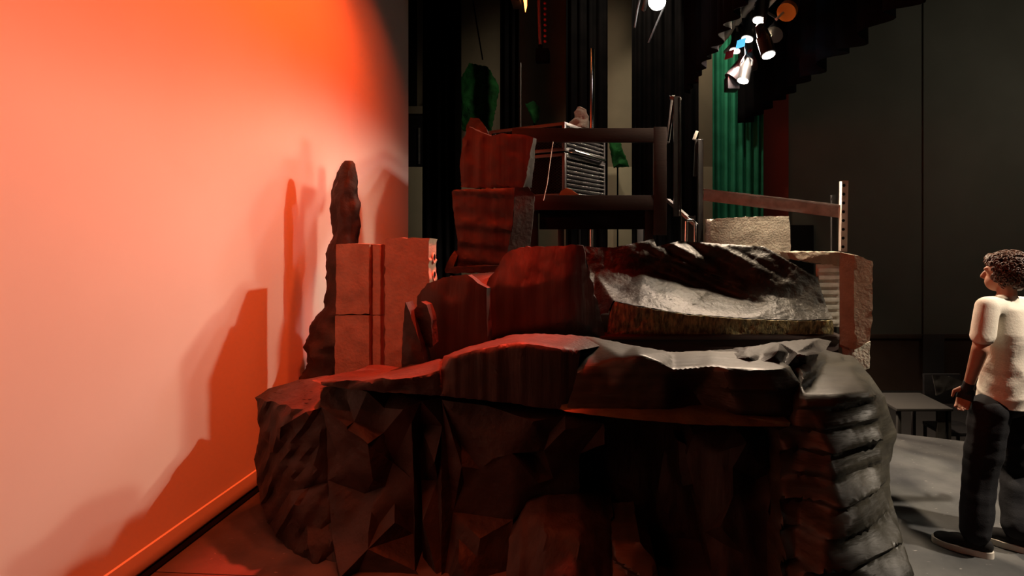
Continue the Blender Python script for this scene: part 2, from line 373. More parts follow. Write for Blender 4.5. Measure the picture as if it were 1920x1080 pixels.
slab('shelf_board', [(1050,766,.12),(1200,767,.12),(1300,772,.08),(1400,783,.04),(1482,792,.0),(1480,800,.0),(1400,799,-.03),(1300,796,-.05),(1180,786,-.05),(1062,772,.06)],
     2.88, .5, mat('yellowed_board', (.13,.115,.055), .6, .3, var=(.08,.07,.04), scale=10, bump=.3), md, rough=.002, jag=.002, res=.03, rows=2, seed=17, flare=.30)
slab('recess_backing', [(1060,772),(1470,790),(1470,1120),(940,1120),(1000,920),(1080,840)], 3.45, .4, M_rockv, md, rnd=(14,.09,40), soft=0, disp=vridge(.02, 6, 7), seed=18, flare=.30)
slab('arched_rock', [(945,1120,.05),(955,1010,.05),(985,952,.08),(1020,930,.12),(1088,933,.14),(1150,970,.12),(1182,1020,.1),(1205,1120,.1)], 3.02, .4, M_rockv, md,
     ctrl=[(1020,990,-.03),(1090,1000,-.05),(1075,1080,-.08),(1000,1060,-.02)], disp=vridge(.03, 8, 4.2, .12), seed=19, flare=.30, rough=.006)
slab('ribbed_rock', [(1148,1010,.06),(1200,1016,.02),(1228,1052,.0),(1242,1120,.0),(1150,1120,.02)], 2.92, .3, M_rockh, md, disp=hridge(.06, 9.5, 2.2, .3), seed=20, flare=.30, rough=.004, res=.02)
slab('rock_panel', [(1286,855,.05),(1300,815,.08),(1380,800,.1),(1438,812,.05),(1452,880,.03),(1458,1000),(1460,1120),(1345,1120),(1322,1000,.04)], 3.05, .4, M_rockv, md,
     ctrl=[(1400,830,-.08),(1345,850,-.02),(1418,900,.04),(1375,930,-.05),(1395,1040,-.02),(1440,960,-.05)], rnd=(6,.06,22), soft=0, disp=vridge(.012, 7, 6.2), seed=21, flare=.30, rough=.006)
slab('rock_shard', [(1272,826),(1284,832,-.03),(1298,866,-.05),(1303,905,-.04),(1280,912,.02),(1274,870)], 3.20, .2, M_rock, md, seed=22, flare=.30, rough=.006, res=.02)
slab('rock_flank', [(1462,1120),(1462,900),(1460,806,.03),(1482,795,.02),(1503,742,.02),(1498,690,.2),(1515,666,.5),(1545,655,.68),(1600,668,.6),(1632,705,.42),(1658,742,.28),(1672,785,.22),(1682,812,.2),(1668,870,.2),(1670,930,.15),(1692,1010,.05),(1724,1120,0)],
     2.92, .9, M_rockh, md, ctrl=[(1502,722,.08),(1600,700,.36),(1540,700,.34),(1555,720,.16),(1535,792,-.04),(1555,850,-.08),(1568,930,-.12),(1600,970,-.14),(1545,1040,-.14),(1500,830,.03),(1500,940,-.02),(1480,1040,.0)],
     creases=[[(1508,738,.02),(1575,738,.0),(1622,734,.06),(1644,762,.10)], [(1644,762,.10),(1655,830,.10),(1640,900,.04),(1652,1000,.0)]], disp=lambda p: (hridge(.065, 8.6, .4, -.10)(p) if p.x < 1.63 else hridge(.012, 5, .7)(p)), back=(-.1,-.15,.85,.9), soft=1, seed=23, flare=.30, rough=.008, res=.022, sharp=45)
slab('rock_ledge', [(1378,672,.1),(1398,652,.35),(1460,641,.6),(1535,634,.75),(1558,640,.75),(1545,662,.45),(1512,690,.1),(1496,706,.0),(1470,690,.0),(1420,684,.0)], 3.15, .9, M_rock, md,
     ctrl=[(1430,664,.2),(1480,662,.3),(1520,655,.4)], rnd=(5,.03,14), back=(0,-.12,.95,.8), soft=3, seed=24, flare=.30, rough=.012, res=.02)

# ------------------------------------------------------------------ second tier
pf = empty('rock_platform', (.95, 4.8, 0), 'low dark timber platform under the crumpled rock top', 'platform')
box('front_board', M_brown, pf, -.30, 1.93, 4.17, 4.20, .62, 1.035)
box('deck', M_brown, pf, -.35, 1.96, 4.13, 5.4, 1.036, 1.062, .004)
for x in (-.2, 1.85):
    for y in (4.3, 5.33): box('leg', M_brown, pf, x-.045, x+.045, y-.045, y+.045, 0, 1.034)
rk = empty('crumpled_rock', (1.0, 4.8, 1.07), 'shiny crumpled grey rock top with a gold-edged lip, on the timber platform', 'stage rock')
def crumple(p):
    k = min(1, max(0, (p.y-4.40)/.25)); r = min(1, max(0, (p.x-.25)/.5))
    n1 = noise.noise(Vector((p.x*1.6+p.z*2.2, p.z*4.6+p.x*2.6, 3)))
    n2 = noise.noise(Vector((p.x*2.5+p.z*3, p.z*9+p.x*4.5, 8)))
    return k*(.02+r)*(.14*(abs(n1)-.25)+.06*(abs(n2)-.2))+.012*noise.noise(p*6)
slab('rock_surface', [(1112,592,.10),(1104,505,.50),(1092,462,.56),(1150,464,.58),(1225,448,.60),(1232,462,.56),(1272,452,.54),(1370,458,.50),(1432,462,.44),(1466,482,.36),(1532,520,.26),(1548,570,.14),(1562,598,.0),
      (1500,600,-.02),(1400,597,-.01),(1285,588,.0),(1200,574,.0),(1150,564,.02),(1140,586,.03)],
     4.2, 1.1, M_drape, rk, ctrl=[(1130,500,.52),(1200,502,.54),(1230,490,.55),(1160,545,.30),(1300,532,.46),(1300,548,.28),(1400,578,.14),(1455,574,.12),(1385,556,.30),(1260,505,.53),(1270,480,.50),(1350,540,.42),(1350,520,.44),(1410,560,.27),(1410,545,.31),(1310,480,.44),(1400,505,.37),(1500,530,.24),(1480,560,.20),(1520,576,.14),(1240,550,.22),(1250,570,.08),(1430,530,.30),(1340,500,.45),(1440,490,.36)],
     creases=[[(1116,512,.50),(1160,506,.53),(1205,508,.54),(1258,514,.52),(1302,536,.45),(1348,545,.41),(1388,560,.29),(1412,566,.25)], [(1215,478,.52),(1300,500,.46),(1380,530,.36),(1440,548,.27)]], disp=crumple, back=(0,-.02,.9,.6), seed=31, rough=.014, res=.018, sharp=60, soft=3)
slab('gold_lip', [(1138,627,.05),(1144,585,.04),(1152,566,.03),(1200,576,.0),(1285,590,.0),(1400,599,-.01),(1500,602,-.01),(1562,601,.0),(1563,627,.02)], 4.18, .5, M_lip, rk,
     disp=lambda p: .012*fbm(p, 30, 4)+vridge(.008, 12, 9)(p), back=(0,0,.98,.9), seed=32, rough=.006, res=.02, sharp=60)
tag(slab('ridged_rock_slab', [(905,642),(905,580,.02),(912,530,.03),(948,476,.05),(975,463,.05),(1035,462,.02),(1080,458,.02),(1094,462,.03),(1102,505,.06),(1118,560,.10),(1134,622,.16),(1134,642,.16)], 4.0, .35, M_rockv,
     ctrl=[(960,540,-.03),(1070,520,-.04),(1075,600,-.05),(960,620,-.03)], disp=vridge(.012, 9, 8.4), seed=33, rough=.006, jag=.016), 'broad upright rock slab with vertical grooves, half red and half olive', 'rock slab')
tag(slab('rounded_rock_slab', [(806,700),(800,640),(782,580,.03),(782,556,.03),(800,532,.03),(830,520,.03),(876,514,.03),(895,530,.02),(912,540,.02),(914,640),(912,700)], 3.62, .22, M_rockv,
     ctrl=[(850,580,-.02),(870,650,-.02)], disp=vridge(.008, 7, 3.4), seed=34, rough=.006, jag=.008, back=(0,-.01,.95,.97)), 'smooth dark red rock slab with a rounded shoulder, right of the foam blocks', 'rock slab')
tag(slab('rock_shard', [(768,590,.02),(790,566),(800,572,-.02),(808,600,-.03),(812,650,-.03),(806,652),(792,640,.02),(778,612,.02)], 3.45, .10, M_rock, seed=35, rough=.004, jag=.004, res=.02), 'small curved rock shard leaning on the rounded slab', 'rock shard')
tag(slab('rock_shard', [(752,705),(755,620),(760,566,-.02),(768,585,-.02),(790,650,-.02),(800,705,-.02)], 3.40, .12, M_rock, ctrl=[(772,660,-.04)], seed=36, rough=.004, jag=.004, res=.02), 'pointed triangular rock shard in front of the foam blocks', 'rock shard')
tag(slab('lit_rock_step', [(815,700),(815,560,.1),(842,520,.5),(900,512,.55),(948,508,.55),(960,700,.1)], 3.95, .9, M_rock, ctrl=[(880,545,.05),(840,560,.02),(920,530,.1)], back=(0,-.05,.95,.9), seed=37, rough=.015), 'rough red-topped rock step below the throne slab', 'stage rock')
# left foam blocks
fb = empty('foam_pillar', (-1.8, 4.1, 0), 'split tan foam pillar of two stacked blocks with a joint across its middle', 'foam block')
def block(name, px0, px1, y0, y1, Y, depth, m, parent, seed, jag=.006, rough=.004, **k):
    return slab(name, [(px0, y0), ((px0+px1)/2, y0-1), (px1, y0), (px1, y1), (px0, y1)], Y, depth, m, parent, back=(0,0,.99,.99), seed=seed, jag=jag, rough=rough, rows=4, **k)
block('upper_block', 630, 692, 458, 589, 4.0, .2, M_foam, fb, 41)
block('lower_block', 628, 692, 592, 902, 4.0, .2, M_foam, fb, 42)
gr = empty('grooved_strip', (-1.6, 4.1, 0), 'narrow grooved red strip between the two foam pillars', 'trim strip')
for i, (a, b, d) in enumerate(((692, 699, .03), (699, 713, .005), (713, 722, .025))):
    for y0, y1 in ((459, 590), (592, 902)): block('rib', a, b, y0, y1, 4.0+d, .15, M_strip if i != 1 else M_foam, gr, 43+i, jag=.003, rough=.002)
tb = empty('tall_foam_block', (-1.4, 4.1, 0), 'tall tan foam block with round holes in its side face', 'foam block')
block('core', 722, 804, 447, 902, 4.0, .2, M_foam, tb, 47, jag=.01)
xr = (804-VX)/F*4.0
for k in range(5):
    z = 1.67-k*.135
    bm = bmesh.new()
    add_tube(bm, [(xr-.012, 4.11, z), (xr+.006, 4.11, z)], .032, 16)
    finish(bm, 'hole', M_dark, tb)
    bm = bmesh.new()
    ring = [(xr+.006, 4.11+.036*math.cos(t), z+.036*math.sin(t)) for t in [2*math.pi*i/16 for i in range(17)]]
    add_tube(bm, ring, .007, 6, False); finish(bm, 'rim', M_foamg, tb, 60)
# spire
bm = bmesh.new(); rows = []
prof = [(0, -2.10, .27), (.35, -2.10, .27), (.70, -2.12, .27), (.95, -2.13, .25), (1.15, -2.13, .17), (1.25, -2.11, .12), (1.4, -2.11, .115), (1.55, -2.09, .13), (1.7, -2.08, .125), (1.85, -2.055, .105), (2.0, -2.055, .105), (2.15, -2.055, .105), (2.25, -2.05, .10), (2.35, -2.045, .08), (2.44, -2.035, .055), (2.47, -2.03, .03)]
def pint(z):
    for a, b in zip(prof, prof[1:]):
        if a[0] <= z <= b[0]:
            t = (z-a[0])/(b[0]-a[0]); return a[1]+(b[1]-a[1])*t, a[2]+(b[2]-a[2])*t
    return prof[-1][1:]
for i in range(100):
    z = i/99*2.465; cx, r = pint(z); row = []
    for k in range(28):
        t = 2*math.pi*k/28
        p = Vector((math.cos(t), math.sin(t), z*4.2))
        d = 1+.34*fbm(p, .8, 4)+.16*fbm(p, 2.2, 6)-.42*max(0, .35-noise.voronoi(Vector((math.cos(t)*1.0, math.sin(t)*1.0, z*5.5)))[0][0])
        row.append(bm.verts.new((max(CYX+.03, cx+r*d*math.cos(t)), 4.45+r*.8*d*math.sin(t), z)))
    rows.append(row)
for a, b in zip(rows, rows[1:]):
    for k in range(28): bm.faces.new((a[k], a[(k+1)%28], b[(k+1)%28], b[k]))
bm.faces.new(rows[0][::-1]); bm.faces.new(rows[-1])
tag(finish(bm, 'rock_spire', M_rock, None, 40), 'tall thin gnarled rock spire in front of the glowing backdrop', 'rock spire')
# right foam pillar and beam
rp = empty('foam_post', (1.85, 4.1, 1.07), 'tan foam post with red light coloured into its inner side at the right end of the rock', 'foam block')
def prism(name, m, parent, front, backp):
    bm = bmesh.new(); a = [bm.verts.new(p) for p in front]; b = [bm.verts.new(p) for p in backp]; n = len(a)
    bm.faces.new(a); bm.faces.new(b[::-1])
    for k in range(n): bm.faces.new((a[k], b[k], b[(k+1)%n], a[(k+1)%n]))
    bmesh.ops.bevel(bm, geom=list(bm.edges), offset=.006, segments=2, affect='EDGES')
    return finish(bm, name, m, parent)
slab('post_front', [(1602,478,.0),(1636,490,-.05),(1636,600,-.05),(1630,640,-.05),(1602,656,.0)], 3.95, .10, M_foam, rp, back=(-.06,.02,1,1), seed=51, rough=.004, jag=.008, rows=3)
slab('post_side', [(1574,474,.16),(1602,477,.0),(1602,660,.0),(1574,650,.16)], 3.955, .12, M_strip, rp, back=(.04,0,.9,.98), seed=52, rough=.002, jag=.003, rows=2)  # red-brown colour stands in for red cyclorama light on this face
slab('post_foot', [(1596,655),(1632,640,-.04),(1630,690,-.04),(1600,700)], 3.97, .16, M_foamg, rp, seed=53, rough=.004)
tag(slab('foam_beam', [(1476,472,.05),(1578,473),(1578,500),(1530,494),(1500,488),(1480,486,.05)], 4.5, .25, M_foam, seed=54, rough=.008, jag=.01, res=.02), 'rough tan foam beam spanning behind the foam post', 'foam block')
cs = empty('ribbed_sheet', (1.9, 4.5, 1.07), 'pale sheet with horizontal ribs lit brightly inside the foam post', 'sheet')
box('sheet', M_plast, cs, at(1532,0,4.5).x, at(1575,0,4.5).x, 4.50, 4.53, 1.07, 1.60)
for k in range(8): box('rib', M_plast, cs, at(1532,0,4.5).x, at(1575,0,4.5).x, 4.47, 4.50, 1.10+k*.062, 1.135+k*.062, .01)
tag(slab('foam_slab', [(1322,412,.1),(1340,410),(1420,406),(1479,405),(1482,430),(1482,480),(1322,480,.1)], 5.6, .18, M_foamg, ctrl=[(1332,413,.0),(1332,478,.0)], seed=55, rough=.006, jag=.008), 'flat grey stone-like foam slab standing below the slanted rail', 'foam block')

# ------------------------------------------------------------------ throne slabs and frame
th = empty('throne_rock', (-.9, 4.8, 1.2), 'tall dark red rock back of two slabs beside the timber frame', 'stage rock')
slab('upper_slab', [(864,352),(862,300),(868,262),(876,246),(880,238),(905,250),(920,255),(945,250),(958,252),(985,252),(1001,258),(994,290),(986,335),(980,354)], 4.8, .16, M_rockv, th,
     disp=vridge(.02, 6, 11), seed=61, rough=.008, jag=.012, back=(.02,.02,.98,.98))
slab('back_piece', [(873,262),(874,236),(884,220),(898,222),(912,240),(920,262)], 4.98, .08, M_rock, th, seed=62, rough=.006, jag=.008, res=.02)
slab('side_piece', [(980,354,.02),(986,335,.02),(1001,258,.0),(1002,300,.12),(996,352,.12)], 4.84, .14, M_rock, th, seed=66, rough=.004, jag=.004, res=.02)
slab('lower_slab', [(848,360),(850,356),(965,352),(962,420),(952,470),(945,502),(856,502),(858,450),(850,400)], 4.7, .2, M_rockv, th,
     disp=hridge(.022, 7, 5.5, .08), seed=63, rough=.01, jag=.01)
slab('side_slab', [(965,352,.02),(990,350,.05),(1002,365,.10),(998,420,.12),(990,490,.14),(945,502),(952,470),(962,420)], 4.7, .2, M_rock, th, seed=64, rough=.006, jag=.006)
slab('foot', [(834,506),(838,492),(852,470,.05),(858,478,.04),(850,500),(948,498),(950,512),(836,512)], 4.62, .3, M_rock, th, seed=65, rough=.006, jag=.006, res=.02)
tf = empty('timber_frame', (0, 5.5, 0), 'dark brown open timber frame with an upper rail and a platform shelf', 'frame')
Y = 5.5
box('top_rail', M_brown, tf, at(960,0,Y).x, at(1250,0,Y).x, Y, Y+.06, at(0,266,Y).z, at(0,240,Y).z)
box('post', M_brown, tf, at(1226,0,Y).x, at(1250,0,Y).x, Y-.005, Y+.09, at(0,441,Y).z, at(0,238,Y).z)
box('platform_rail', M_brown, tf, at(960,0,Y).x, at(1226,0,Y).x, Y, Y+.06, at(0,394,Y).z, at(0,366,Y).z)
box('platform_deck', M_black, tf, at(965,0,Y).x, at(1226,0,Y).x, Y+.06, Y+1.7, at(0,388,Y).z, at(0,372,Y).z)
for px_, yy in ((1002, Y+.1), (1216, Y+.1), (1052, Y+1.5), (1200, Y+1.5)):
    x = at(px_, 0, yy).x; box('leg', M_bmetal, tf, x-.04, x+.04, yy-.04, yy+.04, 0, at(0,388,Y).z)
box('skirt', M_black, tf, at(1010,0,Y).x, at(1226,0,Y).x, Y+.062, Y+.09, at(0,430,Y).z, at(0,389,Y).z)
# stack of black mesh boxes on the frame
def mesh_box(name, x0, x1, y0, y1, z0, z1, label, shear):
    r = empty(name, (x1, y0, z0), label, 'mesh box', 'black mesh boxes on the timber frame')
    t = .018
    for x in (x0, x1):
        for y in (y0, y1): box('corner_post', M_bmetal, r, x-t, x+t, y-t, y+t, z0, z1, .003)
    for z in (z0+t, z1-t):
        for y in (y0, y1): box('rail', M_bmetal, r, x0, x1, y-t, y+t, z-t, z+t, .003)
        for x in (x0, x1): box('rail', M_bmetal, r, x-t, x+t, y0, y1, z-t, z+t, .003)
    box('liner', M_dark, r, x0+.03, x1-.03, y0+.05, y1-.05, z0+.03, z1-.03, 0)
    # front face: diamond wire mesh
    bm = bmesh.new(); st = .048
    W = x1-x0; H = z1-z0; n = int((W+H)/st)+1
    for k in range(-int(H*1.6/st)-1, int(W/st)+int(H*1.6/st)+2):
        for s in (1, -1):
            pts = []
            xa = x0+k*st; 
            for i in range(13):
                z = z0+H*i/12; x = xa+s*(z-z0)*1.6
                if x0 <= x <= x1: pts.append((x, y0-.005*s, z))
            if len(pts) > 1: add_tube(bm, [pts[0], pts[-1]], .0035, 4, False)
    tag(finish(bm, 'wire_mesh', M_mesh, r, 60), kind='stuff')
    # right side and top: rows of punched beads
    bm = bmesh.new()
    nr = max(2, int(H/.05)); nc = int((y1-y0)/.042)
    for i in range(nr):
        z = z0+.04+(H-.08)*i/max(1, nr-1)
        add_box(bm, x1-.002, x1+.012, y0+.02, y1-.02, z-.010, z+.010, 0)
        for j in range(nc):
            y = y0+.04+j*.042
            bmesh.ops.create_icosphere(bm, subdivisions=1, radius=.011, matrix=Matrix.Translation((x1+.014, y, z)))
    for i in range(int(W/.045)):
        for j in range(3):
            bmesh.ops.create_icosphere(bm, subdivisions=1, radius=.012, matrix=Matrix.Translation((x0+.03+i*.045, y0+.03+j*.05, z1+.003)))
    tag(finish(bm, 'punched_beads', M_bead, r, 60), kind='stuff')
    return r
ZD = at(0,366,5.5).z
XC = at(1058,0,5.72).x
mesh_box('mesh_box', XC-1.0, XC, 5.72, 6.62, ZD+.0, ZD+.47, 'lower black wire mesh box on the timber frame with punched side', 0)
mesh_box('mesh_box', XC-1.0, XC, 5.72, 6.62, ZD+.49, ZD+.80, 'upper black wire mesh box with a red-lit beaded top edge', 0)
b1 = bpy.data.objects['mesh_box.001']
tube('handle', M_chrome, b1, [(XC+.01, 5.80, ZD+.50), (XC+.07, 5.82, ZD+.495), (XC+.08, 6.5, ZD+.48), (XC+.01, 6.53, ZD+.48)], .020, 8)
for b_ in (bpy.data.objects['mesh_box'], b1): b_.rotation_euler.z = math.radians(-29)
tag(slab('orange_lump', [(1048,366),(1052,358),(1062,352),(1072,356),(1086,366)], 5.58, .14, M_orange, seed=71, rough=.003, jag=.002, res=.02), 'small orange lump on the timber frame rail', 'prop')
tag(tube('cord', M_pipe, None, [at(1037,266,5.48), at(1032,300,5.48), at(1026,345,5.48), at(1019,376,5.48)], .005, 6), 'thin pale cord hanging across the mesh box', 'cord')

# metal uprights and rails
def holed_upright(name, px, y0, y1, Y, wd, label, lean=0, n=12, m=M_steel):
    r = empty(name, at(px, y1, Y), label, 'upright')
    a = at(px, y1, Y); b = at(px+lean, y0, Y)
    bar('channel', m, r, a, b, wd, .05, .004)
    for k in range(n):
        p = a.lerp(b, (k+.5)/n)
        bm = bmesh.new(); add_tube(bm, [p+Vector((-wd*.22, -.0252, 0)), p+Vector((-wd*.22, -.032, 0))], wd*.26, 10); finish(bm, 'hole', M_dark, r)
    return r
holed_upright('slotted_upright', 1580, 340, 471, 4.9, .055, 'short slotted metal upright with round holes at the rail end', 2, 8, M_pipe)
up = empty('folding_ladder_upright', at(1268, 400, 5.6), 'tall paired steel upright rising above the timber frame', 'upright')
Y = 5.6
bar('channel', M_bmetal, up, at(1268,405,Y), at(1268,182,Y), .055, .05)
bar('edge_strip', M_chrome, up, at(1275,405,Y-.02), at(1274,183,Y-.02), .012, .03)
bar('leaning_rail', M_steel, up, at(1252,268,Y+.1), at(1262,180,Y+.1), .07, .03)
bar('edge_strip', M_chrome, up, at(1253,265,Y+.02), at(1264,184,Y+.02), .018, .02)
bar('top_cap', M_steel, up, at(1257,184,Y+.04), at(1276,186,Y), .05, .03)
bar('foot_brace', M_steel, up, at(1252,375,Y+.1), at(1305,422,Y-.05), .10, .03)
bar('lower_post', M_bmetal, up, at(1290,405,Y), Vector((at(1290,0,Y).x, Y, 0)), .14, .06)
p2 = empty('dark_upright', at(1312, 430, 5.75), 'dark steel upright at the left end of the slanted rail', 'upright')
bar('post', M_bmetal, p2, Vector((at(1314,0,5.75).x, 5.75, 0)), at(1313,262,5.75), .06, .05)
bar('bracket', M_bmetal, p2, at(1303,330,5.77), at(1306,262,5.77), .05, .03)
bar('top_clip', M_pipe, p2, at(1301,262,5.77), at(1307,246,5.77), .04, .03)
sr = empty('slanted_rail', at(1450, 380, 5.2), 'slanted steel angle rail running down to the slotted upright', 'rail')
bar('web', M_steel, sr, at(1320,365,5.6), at(1576,396,4.95), .02, .125)
bar('flange', M_steel, sr, at(1320,355,5.58), at(1576,386,4.93), .05, .012)
p3 = empty('rear_upright', at(1562, 400, 5.1), 'thin dark upright just behind the slotted upright', 'upright')
bar('post', M_bmetal, p3, Vector((at(1562,0,5.1).x, 5.1, 0)), at(1563,366,5.1), .04, .04)
bar('pin', M_bmetal, p3, at(1558,372,5.1), at(1568,372,5.1), .02, .02)
lt = empty('chrome_latch', at(1298, 455, 5.0), 'small bright chrome latch below the paired upright', 'latch')
tube('hook', M_chrome, lt, [at(1303,458,5.0), at(1303,418,5.0), at(1299,413,5.0), at(1288,413,5.0)], .014, 8)
tube('pin', M_chrome, lt, [at(1286,455,5.02), at(1287,415,5.02)], .016, 8)

# ------------------------------------------------------------------ far props beyond the rock
tag(tube('upright_pole', M_chrome, None, [Vector((at(1108,0,7.6).x, 7.6, 0)), at(1110,92,7.6)], .035, 12), 'polished upright metal pole in front of a black leg curtain', 'pole')
tag(tube('thin_pole', M_steel, None, [Vector((at(975,0,9.0).x, 9.0, 0)), at(976,118,9.0)], .014, 8), 'very thin pole at the edge of the narrow leg curtain', 'pole')
def leafy(name, poly, Y, label, seed, m=M_leaf, cat='foam cutout'):
    o = tag(slab(name, poly, Y, .12, m, rnd=(5,.08,12), seed=seed, rough=.02, jag=.02), label, cat)
    cx = sum(p[0] for p in poly)/len(poly); b = at(cx, max(p[1] for p in poly)-8, Y+.06)
    tube('support_pole', M_black, o, [Vector((b.x, b.y, 0)), b], .02, 6)
    return o
leafy('green_cutout', [(866,245),(862,150),(880,118),(915,125),(935,160),(930,200),(920,245)], 10.8, 'large dark green foam cutout behind the throne slab', 81)
leafy('green_cutout', [(985,194),(1000,190),(1012,200),(1010,222),(1002,232)], 10.8, 'small green pointed cutout above the mesh boxes', 82)
leafy('green_cutout', [(1142,262),(1160,262),(1180,312),(1150,314)], 11.2, 'green cutout leaning right of the mesh boxes', 83)
leafy('plaster_bust', [(1056,240),(1076,222),(1082,200),(1098,203),(1104,224),(1104,242)], 8.2, 'white rough plaster lump behind the mesh boxes', 84, M_plast, 'prop')
cb = empty('dark_cabinet', at(783, 310, 11.2), 'dark glazed cabinet standing between backdrop and first leg curtain', 'cabinet')
box('body', M_bmetal, cb, at(766,0,11.2).x, at(803,0,11.2).x, 11.2, 11.6, at(0,312,11.2).z, at(0,200,11.2).z)
box('top', M_wall, cb, at(762,0,11.2).x, at(806,0,11.2).x, 11.15, 11.65, at(0,214,11.2).z, at(0,200,11.2).z)
box('handle', M_steel, cb, at(785,0,11.2).x, at(788,0,11.2).x, 11.16, 11.2, at(0,308,11.2).z, at(0,240,11.2).z)
pn = empty('lower_panel', at(775, 450, 11.9), 'plain cream panel under the dark cabinet', 'panel')
box('board', M_cream, pn, at(757,0,11.3).x, at(800,0,11.3).x, 11.2, 11.7, 0, at(0,313,11.2).z)
tag(tube('hanging_cable', M_black, None, [at(884,-20,8.5), at(893,40,8.5), at(905,112,8.5)], .012, 6), 'black cable slanting down between two leg curtains', 'cable')
hp = empty('rope_light', at(1015, 80, 7.5), 'hanging dim red rope with a chain of small red beads', 'rope')
tube('rope', mat('pink_rope', (.30, .09, .08), .7), hp, [at(1010,-30,7.5), at(1011,40,7.5), at(1013,85,7.5)], .022, 8)
for k in range(9):
    bm = bmesh.new(); bmesh.ops.create_icosphere(bm, subdivisions=2, radius=.022, matrix=Matrix.Translation(at(1022, -4+k*10.2, 7.5))); finish(bm, 'bead', M_gel_r, hp)
wt = empty('counterweight', at(1016, 110, 7.5), 'black weight at the lower end of the red rope', 'weight')
box('body', M_black, wt, at(1004,0,7.5).x, at(1030,0,7.5).x, 7.45, 7.6, at(0,116,7.5).z, at(0,92,7.5).z, .02)
tube('neck', M_black, wt, [at(1013,94,7.5), at(1013,84,7.5)], .03, 8)
ol = empty('orange_lamp', at(983, 0, 6.5), 'orange glowing lamp sliver at the top edge of the picture', 'stage lamp')
prism('lit_slot', M_lens_o, ol, [at(978,-25,6.5), at(988,-25,6.5), at(988,12,6.5), at(985,24,6.5)], [at(978,-25,6.56), at(988,-25,6.56), at(988,12,6.56), at(985,24,6.56)])
box('housing', M_bmetal, ol, at(960,0,6.6).x, at(977,0,6.6).x, 6.5, 6.75, at(0,8,6.6).z, at(0,-40,6.6).z)

# ------------------------------------------------------------------ lighting bar
pb = empty('lighting_pipe', (1.6, 6, 4.2), 'pale lighting pipe slanting up above the green curtain', 'pipe')
tube('pipe', M_pipe, pb, [(1.7, 7.33, 4.42), (1.7, 4.6, 4.24)], .045, 12)
tube('conduit', M_pipe, pb, [(1.83, 7.33, 4.36), (1.83, 4.8, 4.18)], .025, 8)
tube('hanger', M_steel, pb, [(1.7, 7.28, 4.42), (1.7, 7.28, 6.5)], .012, 6)
tube('hanger', M_steel, pb, [(1.7, 5.7, 4.31), (1.7, 5.7, 6.5)], .012, 6)
def fixture(px, py, Y, aim, lens, label, power, color, L=.34, R=.062, gel=None, ang=142, spotit=True):
    c = at(px, py, Y); d = (Vector(aim)-c).normalized()
    r = empty('stage_lamp', c, label, 'stage lamp', 'lamps on the lighting pipe')
    bm = bmesh.new()
    add_tube(bm, [c-d*L, c-d*L*.95, c-d*L*.6, c-d*L*.58, c-d*.05, c+d*.0], [R*.55, R*.85, R*.9, R*1.12, R*1.12, R*1.15], 18)
    finish(bm, 'body', M_bmetal, r)
    bm = bmesh.new(); add_tube(bm, [c+d*.002, c+d*.008], R*.98, 18); finish(bm, 'lens', lens, r)
    u = d.cross(Vector((0,0,1))).normalized(); m = c-d*L*.5
    top = m+Vector((0, 0, .15))
    tube('yoke', M_bmetal, r, [m+u*R*1.15, m+u*R*1.3+Vector((0,0,.06)), top, m-u*R*1.3+Vector((0,0,.06)), m-u*R*1.15], .012, 6)
    q = Vector((1.7, top.y, 4.28+(top.y-5.2)*.066))
    tube('clamp', M_bmetal, r, [top, q], .016, 6)
    if gel:
        e = d.cross(u); k = c+d*.10+e*(-.02)
        bm = bmesh.new()
        M = Matrix.Translation(k+e*R*1.0*(-1 if e.z < 0 else 1)) @ d.to_track_quat('Z', 'Y').to_matrix().to_4x4()
        add_box(bm, -R*.9, R*.9, -.004, .004, -.05, .05, 0, M); finish(bm, 'gel_flap', gel, r)
    if spotit:
        s = spot('lamp_beam', c+d*.03, aim, power, color, ang, .35, .07)
        s.parent = r; s.matrix_parent_inverse = Matrix.Translation(c).inverted()
    return r
fixture(1423, 38, 5.43, (0.7, 4.8, 0.0), M_lens, 'topmost stage lamp with a white oval lens on the pipe', 360, WARM)
fixture(1401, 73, 5.82, (0.7, 5.1, 0.0), M_lens, 'stage lamp with a blue gel above its white lens', 265, (1,.80,.62), gel=M_lens_b)
fixture(1378, 95, 6.32, (0.7, 5.5, 0.0), M_lens_p, 'stage lamp with a pinkish lens at the left of the cluster', 265, (1,.70,.60), gel=M_gel_r)
fixture(1441, 103, 5.13, (2.3, 4.1, 0.0), M_lens, 'rightmost stage lamp hanging in front of the black valance', 300, WARM, ang=80)
fixture(1393, 151, 5.98, (0.6, 5.2, 0.0), M_lens, 'lowest stage lamp of the cluster, before the green curtain', 265, WARM)
ml = empty('moving_lamp', at(1385, 128, 6.55), 'unlit black stage lamp with a red-tinted housing below the cluster', 'stage lamp')
for nm, a, b, rr in (('body', (1372,150), (1400,118), .11), ('lens_tube', (1395,125), (1415,118), .09)):
    tube(nm, M_bmetal, ml, [at(*a, 6.55), at(*b, 6.55)], rr, 16)
box('rear_housing', M_bmetal, ml, at(1363,0,6.55).x, at(1385,0,6.55).x, 6.5, 6.7, at(0,168,6.55).z, at(0,142,6.55).z, .01)
tube('clamp', M_bmetal, ml, [at(1392,118,6.55), Vector((1.7, 6.27, 4.33))], .02, 6)
bar('arm', M_gel_r, ml, at(1392,118,6.5), at(1408,92,6.5), .03, .03)
